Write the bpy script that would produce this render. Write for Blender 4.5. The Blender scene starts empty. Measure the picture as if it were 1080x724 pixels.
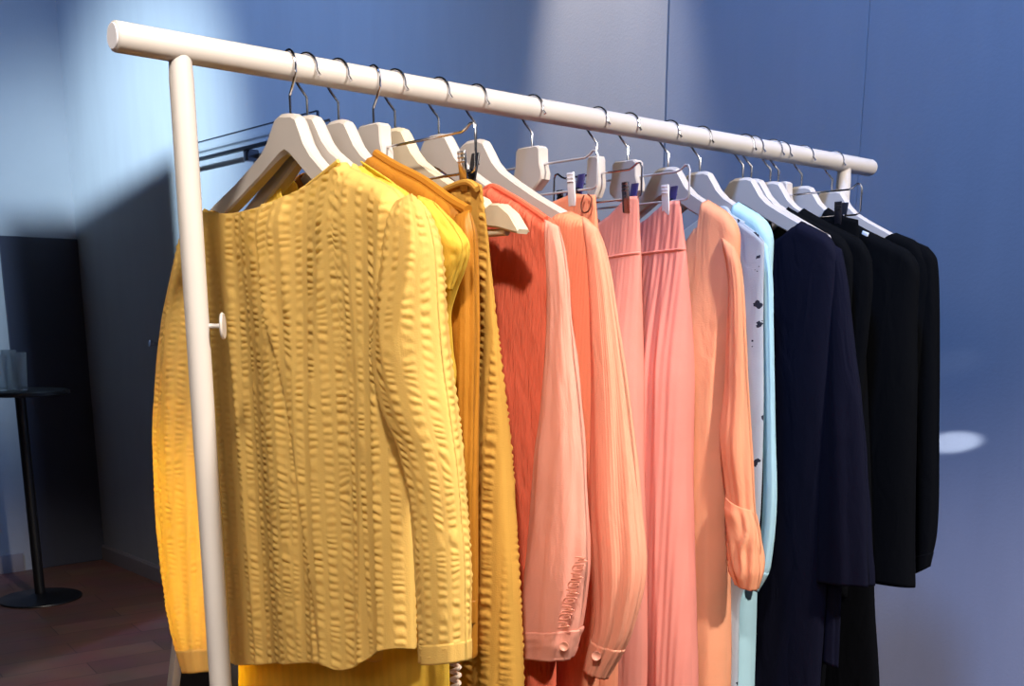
import bpy, bmesh, math, random
import numpy as np
from mathutils import Vector, Matrix
S = bpy.context.scene
COL = S.collection
random.seed(7)

# ---------------------------------------------------------------- camera
# phone camera, lens tilted 13 degrees down, upper part of a taller frame
FPX, PX, PY, HOR = 1130., 540., 600., 338.
TH = math.atan((PY - HOR) / FPX)
PHI = math.atan(1300 * math.cos(TH) / FPX)
R_ = np.array([math.sin(PHI), -math.cos(PHI), 0.])
FH = np.array([math.cos(PHI), math.sin(PHI), 0.])
ZV = np.array([0, 0, 1.])
FWD = math.cos(TH) * FH - math.sin(TH) * ZV
UP = math.sin(TH) * FH + math.cos(TH) * ZV
CAM = np.array([-0.4546, -1.0806, 1.3360])
def ray(x, y): return R_ * (x - PX) / FPX - UP * (y - PY) / FPX + FWD
def U(x, y, s):
    """point of the plane X = s (the plane one hanger hangs in) -> (u towards the viewer, z)"""
    d = ray(x, y); t = (s - CAM[0]) / d[0]; p = CAM + t * d
    return (-p[1], p[2])
cam = bpy.data.cameras.new('camera'); co = bpy.data.objects.new('camera', cam); COL.objects.link(co)
cam.sensor_width = 36; cam.lens = FPX / 1080 * 36; cam.shift_y = (PY - 362) / 1080; cam.clip_start = .02
m = Matrix.Identity(4)
for i in range(3):
    m[i][0] = R_[i]; m[i][1] = UP[i]; m[i][2] = -FWD[i]; m[i][3] = CAM[i]
co.matrix_world = m
S.camera = co

# ---------------------------------------------------------------- light and exposure
S.view_settings.view_transform = 'Standard'; S.view_settings.look = 'None'
S.view_settings.gamma = 1; S.view_settings.use_curve_mapping = False
S.view_settings.exposure = 0.0
W = bpy.data.worlds.new('world'); S.world = W; W.use_nodes = True
W.node_tree.nodes['Background'].inputs[0].default_value = (.46, .42, .52, 1)
W.node_tree.nodes['Background'].inputs[1].default_value = .016
def lamp(name, kind, loc, aim, power, color, **kw):
    l = bpy.data.lights.new(name, kind); l.energy = power; l.color = color
    for k, v in kw.items(): setattr(l, k, v)
    o = bpy.data.objects.new(name, l); COL.objects.link(o); o.location = loc
    o.rotation_euler = (Vector(aim) - Vector(loc)).to_track_quat('-Z', 'Y').to_euler()
    return o
R = math.radians
lamp('ceiling_spot_key', 'SPOT', (.70, -2.1, 2.95), (.62, 0, 1.15), 450, (1, .92, .82), spot_size=R(46), spot_blend=.35, shadow_soft_size=.08)
lamp('ceiling_spot_front', 'SPOT', (-.80, -1.25, 2.7), (.20, .02, 1.2), 205, (1, .91, .80), spot_size=R(34), spot_blend=.6, shadow_soft_size=.08)
lamp('front_fill_light', 'AREA', (-1.9, -1.0, 2.3), (.4, 0, 1.2), 12, (1, .93, .88), shape='DISK', size=1.0)  # added soft fill from the front left to brighten the rack
lamp('ceiling_spot_back', 'SPOT', (1.42, 1.22, 2.25), (.17, .36, .84), 4000, (1, 1, .80), spot_size=R(17), spot_blend=.35, shadow_soft_size=.05)
lamp('wall_spot_cyan', 'SPOT', (-.8, 2.36, 3.3), (1.8, 4.15, 1.85), 1500, (.66, .90, 1), spot_size=R(42), spot_blend=1, shadow_soft_size=.09)
lamp('wall_wash_blue_left', 'SPOT', (-.8, 2.38, 3.32), (1.8, 3.4, 2.3), 420, (.25, .47, 1), spot_size=R(96), spot_blend=.8, shadow_soft_size=.09)
lamp('wall_wash_blue', 'SPOT', (-.2, -.6, 3.5), (1.8, .0, 1.9), 390, (.24, .46, 1), spot_size=R(70), spot_blend=.9, shadow_soft_size=.15)
lamp('wall_spot_warm', 'SPOT', (1.2, 1.16, 3.5), (1.8, 1.06, 1.95), 230, (1, .93, .87), spot_size=R(25), spot_blend=.8, shadow_soft_size=.03)
lamp('wall_low_fill', 'SPOT', (.60, -2.2, 1.3), (1.8, .12, .42), 300, (.88, .82, 1), spot_size=R(34), spot_blend=1, shadow_soft_size=.2)
lamp('floor_spot', 'SPOT', (.3, 2.8, 3.0), (.7, 3.3, 0), 40, (1, .82, .74), spot_size=R(44), spot_blend=1, shadow_soft_size=.1)
lamp('glint_spot', 'SPOT', (1.08, -1.9, 1.40), (1.8, .005, 1.08), 900, (.92, .96, 1), spot_size=R(1.5), spot_blend=.7, shadow_soft_size=.004)
lamp('glint_spot_faint', 'SPOT', (.90, -1.6, 1.65), (1.8, .02, 1.25), 20, (.8, .9, 1), spot_size=R(2.2), spot_blend=1, shadow_soft_size=.004)

# ---------------------------------------------------------------- materials
def lin(c): return tuple(((v / 255) / 12.92 if v / 255 <= .04045 else ((v / 255 + .055) / 1.055) ** 2.4) for v in c) + (1,)
class NT:
    def __init__(s, name):
        s.m = bpy.data.materials.new(name); s.m.use_nodes = True; s.t = s.m.node_tree; s.n = s.t.nodes
        s.b = s.n['Principled BSDF']; s.out = s.n['Material Output']
    def add(s, t, **kw):
        n = s.n.new(t)
        for k, v in kw.items():
            if k in n.inputs.keys(): n.inputs[k].default_value = v
            else: setattr(n, k, v)
        return n
    def l(s, a, b): s.t.links.new(a, b)
def plain(name, c, rough=.5, metal=0, bump=None, vary=0, coat=0, scale=30):
    M = NT(name); M.b.inputs['Base Color'].default_value = lin(c); M.b.inputs['Roughness'].default_value = rough
    M.b.inputs['Metallic'].default_value = metal; M.b.inputs['Coat Weight'].default_value = coat
    tc = M.add('ShaderNodeTexCoord')
    nz = M.add('ShaderNodeTexNoise', Scale=scale, Detail=5.); M.l(tc.outputs['Object'], nz.inputs['Vector'])
    if vary:
        mx = M.add('ShaderNodeMix', data_type='RGBA', blend_type='MULTIPLY'); mx.inputs[0].default_value = vary
        M.l(nz.outputs['Fac'], mx.inputs[7]); mx.inputs[6].default_value = lin(c); M.l(mx.outputs[2], M.b.inputs['Base Color'])
    if bump:
        bp = M.add('ShaderNodeBump', Strength=.5, Distance=bump); M.l(nz.outputs['Fac'], bp.inputs['Height']); M.l(bp.outputs[0], M.b.inputs['Normal'])
    return M.m
def fabric(name, c, trans=.3, rough=.85, weave=.0003, crease=.0015, stripes=None, stripe_amt=.12, spots=None, sheen=.0, crinkle=None, tcol=None, rib=None, spec=.25):
    M = NT(name); b = M.b
    b.inputs['Roughness'].default_value = rough
    b.inputs['Specular IOR Level'].default_value = spec
    b.inputs['Sheen Weight'].default_value = sheen
    uv = M.add('ShaderNodeUVMap', uv_map='metric')
    mp = M.add('ShaderNodeMapping'); M.l(uv.outputs[0], mp.inputs[0])
    n1 = M.add('ShaderNodeTexNoise', Scale=9., Detail=6.); M.l(mp.outputs[0], n1.inputs['Vector'])
    ramp = M.add('ShaderNodeMapRange'); M.l(n1.outputs['Fac'], ramp.inputs[0]); ramp.inputs[3].default_value = .86; ramp.inputs[4].default_value = 1.1
    mx = M.add('ShaderNodeMix', data_type='RGBA', blend_type='MULTIPLY'); mx.inputs[0].default_value = 1
    mx.inputs[6].default_value = lin(c); M.l(ramp.outputs[0], mx.inputs[7]); colr = mx.outputs[2]
    sep = M.add('ShaderNodeSeparateXYZ'); M.l(uv.outputs[0], sep.inputs[0])
    hgt = None
    def addh(sock, amp):
        nonlocal hgt
        mm = M.add('ShaderNodeMath', operation='MULTIPLY'); M.l(sock, mm.inputs[0]); mm.inputs[1].default_value = amp
        if hgt is None: hgt = mm.outputs[0]
        else:
            a = M.add('ShaderNodeMath', operation='ADD'); M.l(hgt, a.inputs[0]); M.l(mm.outputs[0], a.inputs[1]); hgt = a.outputs[0]
    nw = M.add('ShaderNodeTexNoise', Scale=700., Detail=2.); M.l(uv.outputs[0], nw.inputs['Vector']); addh(nw.outputs['Fac'], weave)
    mp2 = M.add('ShaderNodeMapping'); mp2.inputs['Scale'].default_value = (30, 9, 1); M.l(uv.outputs[0], mp2.inputs[0])
    nc = M.add('ShaderNodeTexNoise', Scale=1., Detail=4., Distortion=.8); M.l(mp2.outputs[0], nc.inputs['Vector']); addh(nc.outputs['Fac'], crease * 3)
    if crinkle:
        mp3 = M.add('ShaderNodeMapping'); mp3.inputs['Scale'].default_value = crinkle[0]; mp3.inputs['Rotation'].default_value = (0, 0, crinkle[2]); M.l(uv.outputs[0], mp3.inputs[0])
        n3 = M.add('ShaderNodeTexNoise', Scale=1., Detail=3., Distortion=1.2); M.l(mp3.outputs[0], n3.inputs['Vector']); addh(n3.outputs['Fac'], crinkle[1])
    if stripes:
        w = M.add('ShaderNodeMath', operation='MULTIPLY'); M.l(sep.outputs[0], w.inputs[0]); w.inputs[1].default_value = 6.2832 / stripes
        sn = M.add('ShaderNodeMath', operation='SINE'); M.l(w.outputs[0], sn.inputs[0])
        mr = M.add('ShaderNodeMapRange'); M.l(sn.outputs[0], mr.inputs[0]); mr.inputs[1].default_value = -.4; mr.inputs[2].default_value = .4
        mr.inputs[3].default_value = 1 - stripe_amt; mr.inputs[4].default_value = 1
        m2 = M.add('ShaderNodeMix', data_type='RGBA', blend_type='MULTIPLY'); m2.inputs[0].default_value = 1
        M.l(colr, m2.inputs[6]); M.l(mr.outputs[0], m2.inputs[7]); colr = m2.outputs[2]
    if rib:
        w = M.add('ShaderNodeMath', operation='MULTIPLY'); M.l(sep.outputs[0], w.inputs[0]); w.inputs[1].default_value = 6.2832 / rib[0]
        sn = M.add('ShaderNodeMath', operation='SINE'); M.l(w.outputs[0], sn.inputs[0]); addh(sn.outputs[0], rib[1])
    if spots:
        vo = M.add('ShaderNodeTexVoronoi', Scale=spots[1]); M.l(uv.outputs[0], vo.inputs['Vector'])
        nn = M.add('ShaderNodeTexNoise', Scale=spots[1] * 3.3, Detail=2.); M.l(uv.outputs[0], nn.inputs['Vector'])
        ad = M.add('ShaderNodeMath', operation='MULTIPLY_ADD'); M.l(nn.outputs['Fac'], ad.inputs[0]); ad.inputs[1].default_value = .6; M.l(vo.outputs['Distance'], ad.inputs[2])
        lt = M.add('ShaderNodeMath', operation='LESS_THAN'); M.l(ad.outputs[0], lt.inputs[0]); lt.inputs[1].default_value = spots[2]
        m3 = M.add('ShaderNodeMix', data_type='RGBA'); M.l(lt.outputs[0], m3.inputs[0]); M.l(colr, m3.inputs[6]); m3.inputs[7].default_value = lin(spots[0]); colr = m3.outputs[2]
    bp = M.add('ShaderNodeBump', Strength=1., Distance=1.); M.l(hgt, bp.inputs['Height'])
    M.l(bp.outputs[0], b.inputs['Normal']); M.l(colr, b.inputs['Base Color'])
    if trans:
        tr = M.add('ShaderNodeBsdfTranslucent'); M.l(bp.outputs[0], tr.inputs['Normal'])
        if tcol: tr.inputs[0].default_value = lin(tcol)
        else: M.l(colr, tr.inputs[0])
        ms = M.add('ShaderNodeMixShader'); ms.inputs[0].default_value = trans
        M.l(b.outputs[0], ms.inputs[1]); M.l(tr.outputs[0], ms.inputs[2]); M.l(ms.outputs[0], M.out.inputs[0])
    return M.m
def wallmat(name, c):
    M = NT(name); M.b.inputs['Roughness'].default_value = .62
    tc = M.add('ShaderNodeTexCoord')
    mp = M.add('ShaderNodeMapping'); mp.inputs['Scale'].default_value = (1, 6, 1.2); M.l(tc.outputs['Object'], mp.inputs[0])
    n = M.add('ShaderNodeTexNoise', Scale=1.6, Detail=8., Roughness=.65); M.l(mp.outputs[0], n.inputs['Vector'])
    mr = M.add('ShaderNodeMapRange'); M.l(n.outputs['Fac'], mr.inputs[0]); mr.inputs[3].default_value = .88; mr.inputs[4].default_value = 1.08
    mx = M.add('ShaderNodeMix', data_type='RGBA', blend_type='MULTIPLY'); mx.inputs[0].default_value = 1; mx.inputs[6].default_value = lin(c)
    M.l(mr.outputs[0], mx.inputs[7]); M.l(mx.outputs[2], M.b.inputs['Base Color'])
    n2 = M.add('ShaderNodeTexNoise', Scale=160., Detail=3.); M.l(tc.outputs['Object'], n2.inputs['Vector'])
    bp = M.add('ShaderNodeBump', Strength=.25, Distance=.002); M.l(n2.outputs['Fac'], bp.inputs['Height']); M.l(bp.outputs[0], M.b.inputs['Normal'])
    return M.m
def floormat():
    M = NT('floor_wood'); tc = M.add('ShaderNodeTexCoord')
    mp = M.add('ShaderNodeMapping'); mp.inputs['Rotation'].default_value = (0, 0, .12); M.l(tc.outputs['Object'], mp.inputs[0])
    br = M.add('ShaderNodeTexBrick', Scale=1.); br.inputs['Color1'].default_value = lin((128, 88, 76)); br.inputs['Color2'].default_value = lin((108, 72, 62)); br.inputs['Mortar'].default_value = lin((84, 56, 50))
    br.inputs['Mortar Size'].default_value = .0025; br.inputs['Brick Width'].default_value = .62; br.inputs['Row Height'].default_value = .16
    M.l(mp.outputs[0], br.inputs['Vector'])
    n = M.add('ShaderNodeTexNoise', Scale=5., Detail=8.); M.l(mp.outputs[0], n.inputs['Vector'])
    mx = M.add('ShaderNodeMix', data_type='RGBA', blend_type='OVERLAY'); mx.inputs[0].default_value = .45; M.l(br.outputs[0], mx.inputs[6]); M.l(n.outputs['Color'], mx.inputs[7])
    M.l(mx.outputs[2], M.b.inputs['Base Color']); M.b.inputs['Roughness'].default_value = .45
    return M.m
def glassmat(name, c=(235, 242, 245), rough=.03, alpha=.75):
    M = NT(name); M.b.inputs['Base Color'].default_value = lin(c); M.b.inputs['Roughness'].default_value = rough
    M.b.inputs['Transmission Weight'].default_value = .8; M.b.inputs['IOR'].default_value = 1.3
    tr = M.add('ShaderNodeBsdfTransparent'); ms = M.add('ShaderNodeMixShader'); ms.inputs[0].default_value = alpha
    M.l(tr.outputs[0], ms.inputs[1]); M.l(M.b.outputs[0], ms.inputs[2]); M.l(ms.outputs[0], M.out.inputs[0])
    return M.m
white_paint = plain('white_powder_coat', (196, 188, 182), .38, vary=.06)
white_wood = plain('white_painted_wood', (192, 182, 175), .5, bump=.0004, vary=.08)
ivory_wood = plain('ivory_painted_wood', (206, 190, 164), .5, bump=.0004, vary=.08)
chrome = plain('chrome', (215, 215, 220), .16, 1)
pale_steel = plain('pale_steel', (205, 205, 212), .35, .45)
dark_chrome = plain('dark_chrome', (120, 120, 128), .2, 1)
black_plastic = plain('black_plastic', (26, 24, 30), .35)
violet_plastic = plain('violet_black_plastic', (44, 40, 92), .3)
pale_plastic = plain('pale_plastic', (225, 222, 228), .35)
black_metal = plain('black_metal', (20, 20, 24), .4)
grey_metal = plain('grey_metal', (150, 145, 148), .45)
wall_m = wallmat('wall_plaster', (150, 150, 154))
wall_b = wallmat('wall_plaster_beam_edge', (128, 134, 148))  # bluer, darker tone puts the light beam's sharp edge into the colour
trim_m = plain('trim_paint', (132, 124, 128), .5)
shade_panel_m = plain('painted_corner_shade', (44, 46, 62), .6, bump=.001)  # dark colour stands in for shade in the wall corner
floor_m = floormat()
clear_m = glassmat('clear_acrylic', rough=.12, alpha=.9)
button_m = plain('shell_button', (214, 146, 126), .3)
lace_m = plain('cream_lace', (240, 215, 195), .8)
tag_m = plain('white_tag', (235, 235, 235), .6)

# ---------------------------------------------------------------- mesh helpers
def tagp(o, label, cat, group=None):
    o['label'] = label; o['category'] = cat
    if group: o['group'] = group
    return o
def mesh(name, v, f, mat, parent=None, loc=None, uv=None, smooth=True):
    v = np.asarray(v, float)
    org = np.array(parent.matrix_world.translation if False else parent['_org']) if parent is not None else (np.array(loc) if loc is not None else np.zeros(3))
    me = bpy.data.meshes.new(name); me.from_pydata((v - org).tolist(), [], [tuple(x) for x in f])
    me.materials.append(mat)
    if smooth: me.polygons.foreach_set('use_smooth', [True] * len(me.polygons))
    if uv is not None:
        lay = me.uv_layers.new(name='metric'); li = np.zeros(len(me.loops), int); me.loops.foreach_get('vertex_index', li)
        lay.data.foreach_set('uv', np.asarray(uv, np.float32)[li].ravel())
    me.update()
    o = bpy.data.objects.new(name, me); COL.objects.link(o)
    if parent is not None: o.parent = parent; o['_org'] = list(org)
    elif loc is not None: o.location = loc; o['_org'] = list(org)
    else: o['_org'] = [0, 0, 0]
    return o
def thing(name, label, cat, loc, group=None):
    o = bpy.data.objects.new(name, None); COL.objects.link(o); o.location = loc; o.empty_display_size = .05
    o['_org'] = list(loc); tagp(o, label, cat, group); return o
class MB:
    def __init__(s): s.v = []; s.f = []
    def put(s, v, f):
        n = len(s.v); s.v += [tuple(x) for x in v]; s.f += [tuple(i + n for i in q) for q in f]; return s
    def bm(s, bm, M=None):
        if M is not None: bmesh.ops.transform(bm, matrix=M, verts=bm.verts)
        bm.verts.ensure_lookup_table(); bm.verts.index_update()
        s.put([v.co[:] for v in bm.verts], [[v.index for v in f.verts] for f in bm.faces]); bm.free(); return s
    def box(s, c, d, M=None, bev=0, seg=2):
        bm = bmesh.new(); bmesh.ops.create_cube(bm, size=1, matrix=Matrix.Diagonal((*d, 1)))
        if bev: bmesh.ops.bevel(bm, geom=bm.edges[:], offset=bev, segments=seg, profile=.5, affect='EDGES')
        T = Matrix.Translation(c)
        return s.bm(bm, T @ M if M is not None else T)
    def tube(s, pts, r, n=10, cap=True, smooth_path=0):
        P = [Vector(p) for p in pts]
        if smooth_path: P = catmull(P, smooth_path)
        N = len(P); rr = r if hasattr(r, '__len__') else [r] * N
        t0 = (P[1] - P[0]).normalized(); a = t0.orthogonal().normalized(); v = []; f = []
        for i in range(N):
            t = (P[min(i + 1, N - 1)] - P[max(i - 1, 0)]).normalized()
            a = (a - t * a.dot(t)); a = a.normalized() if a.length > 1e-6 else t.orthogonal().normalized(); b = t.cross(a)
            for k in range(n):
                q = 2 * math.pi * k / n; v.append(P[i] + (a * math.cos(q) + b * math.sin(q)) * rr[i])
        for i in range(N - 1):
            for k in range(n):
                k2 = (k + 1) % n; f.append((i * n + k, i * n + k2, (i + 1) * n + k2, (i + 1) * n + k))
        if cap: f.append(tuple(range(n - 1, -1, -1))); f.append(tuple((N - 1) * n + k for k in range(n)))
        return s.put(v, f)
    def lathe(s, prof, c, axis=(0, 0, 1), n=32):
        q = Vector((0, 0, 1)).rotation_difference(Vector(axis)).to_matrix(); c = Vector(c); v = []; f = []
        for (r, h) in prof:
            for k in range(n):
                a = 2 * math.pi * k / n; v.append(c + q @ Vector((r * math.cos(a), r * math.sin(a), h)))
        for i in range(len(prof) - 1):
            for k in range(n):
                k2 = (k + 1) % n; f.append((i * n + k, i * n + k2, (i + 1) * n + k2, (i + 1) * n + k))
        return s.put(v, f)
    def build(s, name, mat, parent=None, loc=None, smooth=True, auto=35):
        o = mesh(name, s.v, s.f, mat, parent, loc, smooth=smooth)
        if smooth and auto: o.data.set_sharp_from_angle(angle=R(auto))
        return o
def catmull(P, k):
    out = []; n = len(P)
    for i in range(n - 1):
        p0, p1, p2, p3 = P[max(i - 1, 0)], P[i], P[i + 1], P[min(i + 2, n - 1)]
        for j in range(k):
            t = j / k
            out.append(.5 * ((2 * p1) + (p2 - p0) * t + (2 * p0 - 5 * p1 + 4 * p2 - p3) * t * t + (3 * p1 - p0 - 3 * p2 + p3) * t ** 3))
    out.append(P[-1]); return out
def setting(o): o['kind'] = 'structure'; return o

# ---------------------------------------------------------------- setting
XW, YW = 1.80, 4.96
def wallbox(name, lo, hi, mat, bev=.0):
    lo = np.array(lo); hi = np.array(hi); c = (lo + hi) / 2
    return setting(MB().box(c, hi - lo, bev=bev, seg=1).build(name, mat, smooth=False))
wallbox('floor', (-4.5, -4.0, -.1), (XW + .2, YW + .2, 0), floor_m)
SA, SB = .856, .292
wallbox('wall_back_left', (XW, SA + .001, 0), (XW + .1, YW, 3.6), wall_m)
wallbox('wall_back_middle', (XW + .004, SB + .0005, 0), (XW + .1, SA, 3.6), wall_b, .002)
wallbox('wall_back_right', (XW + .004, -4.0, 0), (XW + .1, SB - .0005, 3.6), wall_b, .002)
wallbox('wall_left', (-4.5, YW, 0), (XW + .1, YW + .1, 3.6), wall_m)
# skirting board of the back wall, with a chamfered top
b = MB(); prof = [(XW, 0), (XW - .016, 0), (XW - .016, .075), (XW - .008, .088), (XW, .088)]
v = [(x, y, z) for y in (YW - .001, -4.0) for x, z in prof]; k = len(prof)
b.put(v, [(i, (i + 1) % k, k + (i + 1) % k, k + i) for i in range(k)] + [tuple(range(k))[::-1], tuple(range(k, 2 * k))])
setting(b.build('baseboard_back', trim_m, smooth=False))
# thin dark sheet added to paint the shade in the left wall corner
wallbox('corner_shade_panel', (1.40, YW - .012, 0), (XW, YW, 1.76), shade_panel_m, .003)
b = MB(); b.box((.9, YW - .008, .05), (1.1 - .19, .016, .1), bev=.004).build('baseboard_left', trim_m)
setting(bpy.data.objects['baseboard_left'])
# added unseen screen left of the view, bent to shade the wall corner
b = MB()
for pa, pb in ((Vector((.266, 3.61, 0)), Vector((.471, 3.631, 0))), (Vector((.471, 3.631, 0)), Vector((.648, 3.118, 0)))):
    pd = pb - pa
    b.box((pa + pb) / 2 + Vector((0, 0, 1.302)), (pd.length, .02, 2.604), M=Matrix.Rotation(math.atan2(pd.y, pd.x), 4, 'Z'))
setting(b.build('shadow_screen', wall_m, smooth=False))

# ---------------------------------------------------------------- clothes rack
HR = 1.6; RR = .0142; RL = 1.367
rack = thing('clothes_rack', 'white tubular steel clothes rack holding the whole row of garments', 'clothes rack', (RL / 2, 0, 0))
def q_cap(x0, sgn): pass
prof = [(.0001, 0), (RR * .8, 0), (RR * .95, .0008), (RR, .003), (RR, RL - .006), (RR * .93, RL - .002), (RR * .75, RL), (.0001, RL)]
MB().lathe(prof, (0, 0, HR), (1, 0, 0), 40).build('rail', white_paint, rack, auto=60)
MB().lathe([(.0001, -.0012), (RR * .80, -.0012), (RR * .86, -.0004), (RR * .86, .003)], (0, 0, HR), (1, 0, 0), 40).build('end_cap', pale_plastic, rack)
for px in (.067, 1.280):
    o = MB().lathe([(.0122, .03), (.0122, HR - .030), (.0112, HR - .012), (.0112, HR - .004)], (px, 0, 0), n=32).build('post', white_paint, rack)
    MB().box((px, 0, .02), (.035, .56, .025), bev=.006).build('foot', white_paint, rack)
k = MB(); d = Vector((.80, -.60, 0)); c0 = Vector((.067, 0, U(222, 344, .08)[1]))
k.tube([c0 + d * .010, c0 + d * .020, c0 + d * .026], [.0028, .0024, .003], 12)
k.lathe([(.0001, .0242), (.013, .0246), (.0142, .026), (.013, .0276), (.0001, .028)], c0, d, 28)
k.build('locking_knob', white_paint, rack)

# ---------------------------------------------------------------- hangers
def spow(x, p): return np.sign(x) * np.abs(x) ** p
TOPP = [(0, 1.553), (.012, 1.5525), (.021, 1.549), (.029, 1.538), (.038, 1.525), (.052, 1.512), (.075, 1.4985), (.115, 1.4775), (.165, 1.4545), (.205, 1.436), (.217, 1.429), (.2215, 1.421)]
BOTP = [(0, 1.512), (.010, 1.509), (.018, 1.505), (.026, 1.501), (.036, 1.4955), (.052, 1.487), (.075, 1.4755), (.115, 1.4550), (.165, 1.4315), (.200, 1.4195), (.213, 1.4165), (.2205, 1.4175)]
NOTCH = [(0, 1.553), (.012, 1.5525), (.021, 1.549), (.029, 1.538), (.038, 1.525), (.052, 1.512), (.075, 1.4985), (.115, 1.4795), (.160, 1.463), (.170, 1.4535), (.178, 1.4565), (.190, 1.4555), (.207, 1.445), (.2215, 1.428)]
NBOT = [(0, 1.509), (.010, 1.505), (.018, 1.500), (.026, 1.495), (.036, 1.489), (.052, 1.480), (.075, 1.468), (.115, 1.4500), (.150, 1.438), (.165, 1.434), (.175, 1.4325), (.190, 1.4305), (.206, 1.4265), (.2195, 1.4235)]
def hanger_hook(s, parent, flip=1, yaw=0.):
    pts = [(0, 1.545), (0, 1.5715), (-.0105, 1.5835), (-.0166, 1.592)]
    for a in np.linspace(200, -8, 15): pts.append((.0164 * math.cos(R(a)), 1.6 + .0164 * math.sin(R(a))))
    pts.append((.0188, 1.5945)); pts.append((.0200, 1.5925))
    cy, sy = math.cos(yaw), math.sin(yaw)
    P = [(s - flip * u * sy * 1., -flip * u * cy, z) for u, z in pts]
    P = [(s + flip * u * sy, -flip * u * cy, z) for u, z in pts]
    b = MB(); b.tube(P, [.0015] * (len(P) - 1) + [.0019], 8)
    return b.build('hook', chrome, parent)
def hanger_top(u): return np.interp(np.abs(u), [p[0] for p in TOPP], [p[1] for p in TOPP])
def cut(prof, half, dz):
    zt = np.interp(half, [p[0] for p in prof], [p[1] for p in prof])
    return [p for p in prof if p[0] < half - .008] + [(half - .004, float(zt)), (half, float(zt) + dz)]
def wooden_hanger(s, label, flip=1, mat=None, notch=False, bar=False, yaw=.25, half_w=.188, roll=0., group='white wooden hangers on the rail'):
    t = thing('coat_hanger', label, 'hanger', (s, 0, 1.5), group)
    top, bot = (NOTCH, NBOT) if notch else (TOPP, BOTP)
    if not notch: top, bot = cut(top, half_w, -.006), cut(bot, half_w, .006)
    n = max(len(top), len(bot))
    while len(top) < n: top.insert(1, ((top[0][0] + top[1][0]) / 2, (top[0][1] + top[1][1]) / 2))
    while len(bot) < n: bot.insert(1, ((bot[0][0] + bot[1][0]) / 2, (bot[0][1] + bot[1][1]) / 2))
    tu = [(-u, z) for u, z in top[:0:-1]] + top
    bu = [(-u, z) for u, z in bot[:0:-1]] + bot
    def half(u): a = abs(u); return .0078 + .0007 * min(1, max(0, (a - .03) / .19))
    V = []; F = []; N = len(tu)
    for (u1, z1), (u0, z0) in zip(tu, bu):
        h1, h0 = half(u1), half(u0); c = .0046 - .0026 * min(1, abs(u1) / .06)
        ring = [(-h1, u1, z1 - c), (-h1 + c, u1, z1), (h1 - c, u1, z1), (h1, u1, z1 - c), (h0, u0, z0 + c), (h0 - c, u0, z0), (-h0 + c, u0, z0), (-h0, u0, z0 + c)]
        V += [(s + w, -(u * math.cos(roll) + (z - 1.553) * math.sin(roll)), 1.553 + (z - 1.553) * math.cos(roll) - u * math.sin(roll)) for w, u, z in ring]
    for i in range(N - 1):
        for k in range(8):
            k2 = (k + 1) % 8; F.append((i * 8 + k, (i + 1) * 8 + k, (i + 1) * 8 + k2, i * 8 + k2))
    F.append(tuple(range(8))); F.append(tuple((N - 1) * 8 + k for k in range(7, -1, -1)))
    MB().put(V, F).build('hanger_body', mat or white_wood, t, auto=28)
    hanger_hook(s, t, flip, yaw)
    if bar: MB().tube([(s, .196, 1.427), (s, -.196, 1.427)], .004, 12).build('trouser_bar', mat or white_wood, t)
    return t
def clip_hanger(s, label, half, clip_u, flip=1, yaw=.25, mats=None, ztop=1.531, zbot=1.494, block_mat=None, block_w=1., wire=None):
    t = thing('clip_hanger', label, 'hanger', (s, 0, 1.5), 'clip hangers with wire frames')
    # small wooden block with a nose under the wire
    b = MB(); out = [(-.0225, 1.5500), (-.018, 1.5535), (.018, 1.5535), (.0225, 1.5500), (.0235, 1.532), (.0275, 1.520), (.0265, 1.512), (.012, 1.500), (-.012, 1.500), (-.0265, 1.512), (-.0275, 1.520), (-.0235, 1.532)]
    n = len(out); c = .0015; ctr = (0, 1.527)
    out = [(a * block_w, c_) for a, c_ in out]
    def ins(p): return (p[0] * .93, ctr[1] + (p[1] - ctr[1]) * .94)
    V = []
    for w, q in ((-.0085, True), (-.0085 + c, False), (.0085 - c, False), (.0085, True)):
        V += [(s + w, -(ins(p)[0] if q else p[0]), ins(p)[1] if q else p[1]) for p in out]
    F = [(j * n + i, j * n + (i + 1) % n, (j + 1) * n + (i + 1) % n, (j + 1) * n + i) for j in range(3) for i in range(n)] + [tuple(range(n))[::-1], tuple(range(3 * n, 4 * n))]
    b.put(V, F).build('block', block_mat or white_wood, t, auto=28)
    hanger_hook(s, t, flip, yaw)
    pr = [(0, ztop), (half - .022, ztop), (half - .016, ztop + .002), (half - .008, ztop + .007), (half - .003, ztop + .0065), (half, ztop + .001), (half, zbot + .006), (half - .002, zbot + .002), (half - .007, zbot), (0, zbot)]
    P = [(s, -u, z) for u, z in pr] + [(s, u, z) for u, z in pr[-2:0:-1]] + [(s, 0, ztop)]
    MB().tube(P, .00145, 8).build('wire_frame', wire or chrome, t)
    fm, bm_ = mats or (chrome, black_plastic)
    for cu in clip_u:
        cl = MB()
        cl.box((s - .0065, -cu, zbot + .001), (.0022, .0125, .040), M=Matrix.Rotation(-.10, 4, 'Y'), bev=.0008)
        for j in range(3): cl.box((s - .0090, -cu, zbot + .010 + j * .0042), (.0018, .0115, .0016), bev=.0005)
        cl = cl.build('clip', fm, t)
        bb = MB(); bb.box((s + .0068, -cu, zbot + .001), (.0022, .0125, .040), M=Matrix.Rotation(.22, 4, 'Y'), bev=.0008)
        for j in range(3): bb.box((s + .0105, -cu, zbot + .009 + j * .0042), (.0018, .0115, .0016), bev=.0005)
        bb.build('clip_jaw', bm_, cl)
        sp = MB(); sp.tube([(s, -cu - .006, zbot), (s, -cu + .006, zbot)], .0036, 12); sp.build('clip_spring', dark_chrome, cl)
    return t

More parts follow.
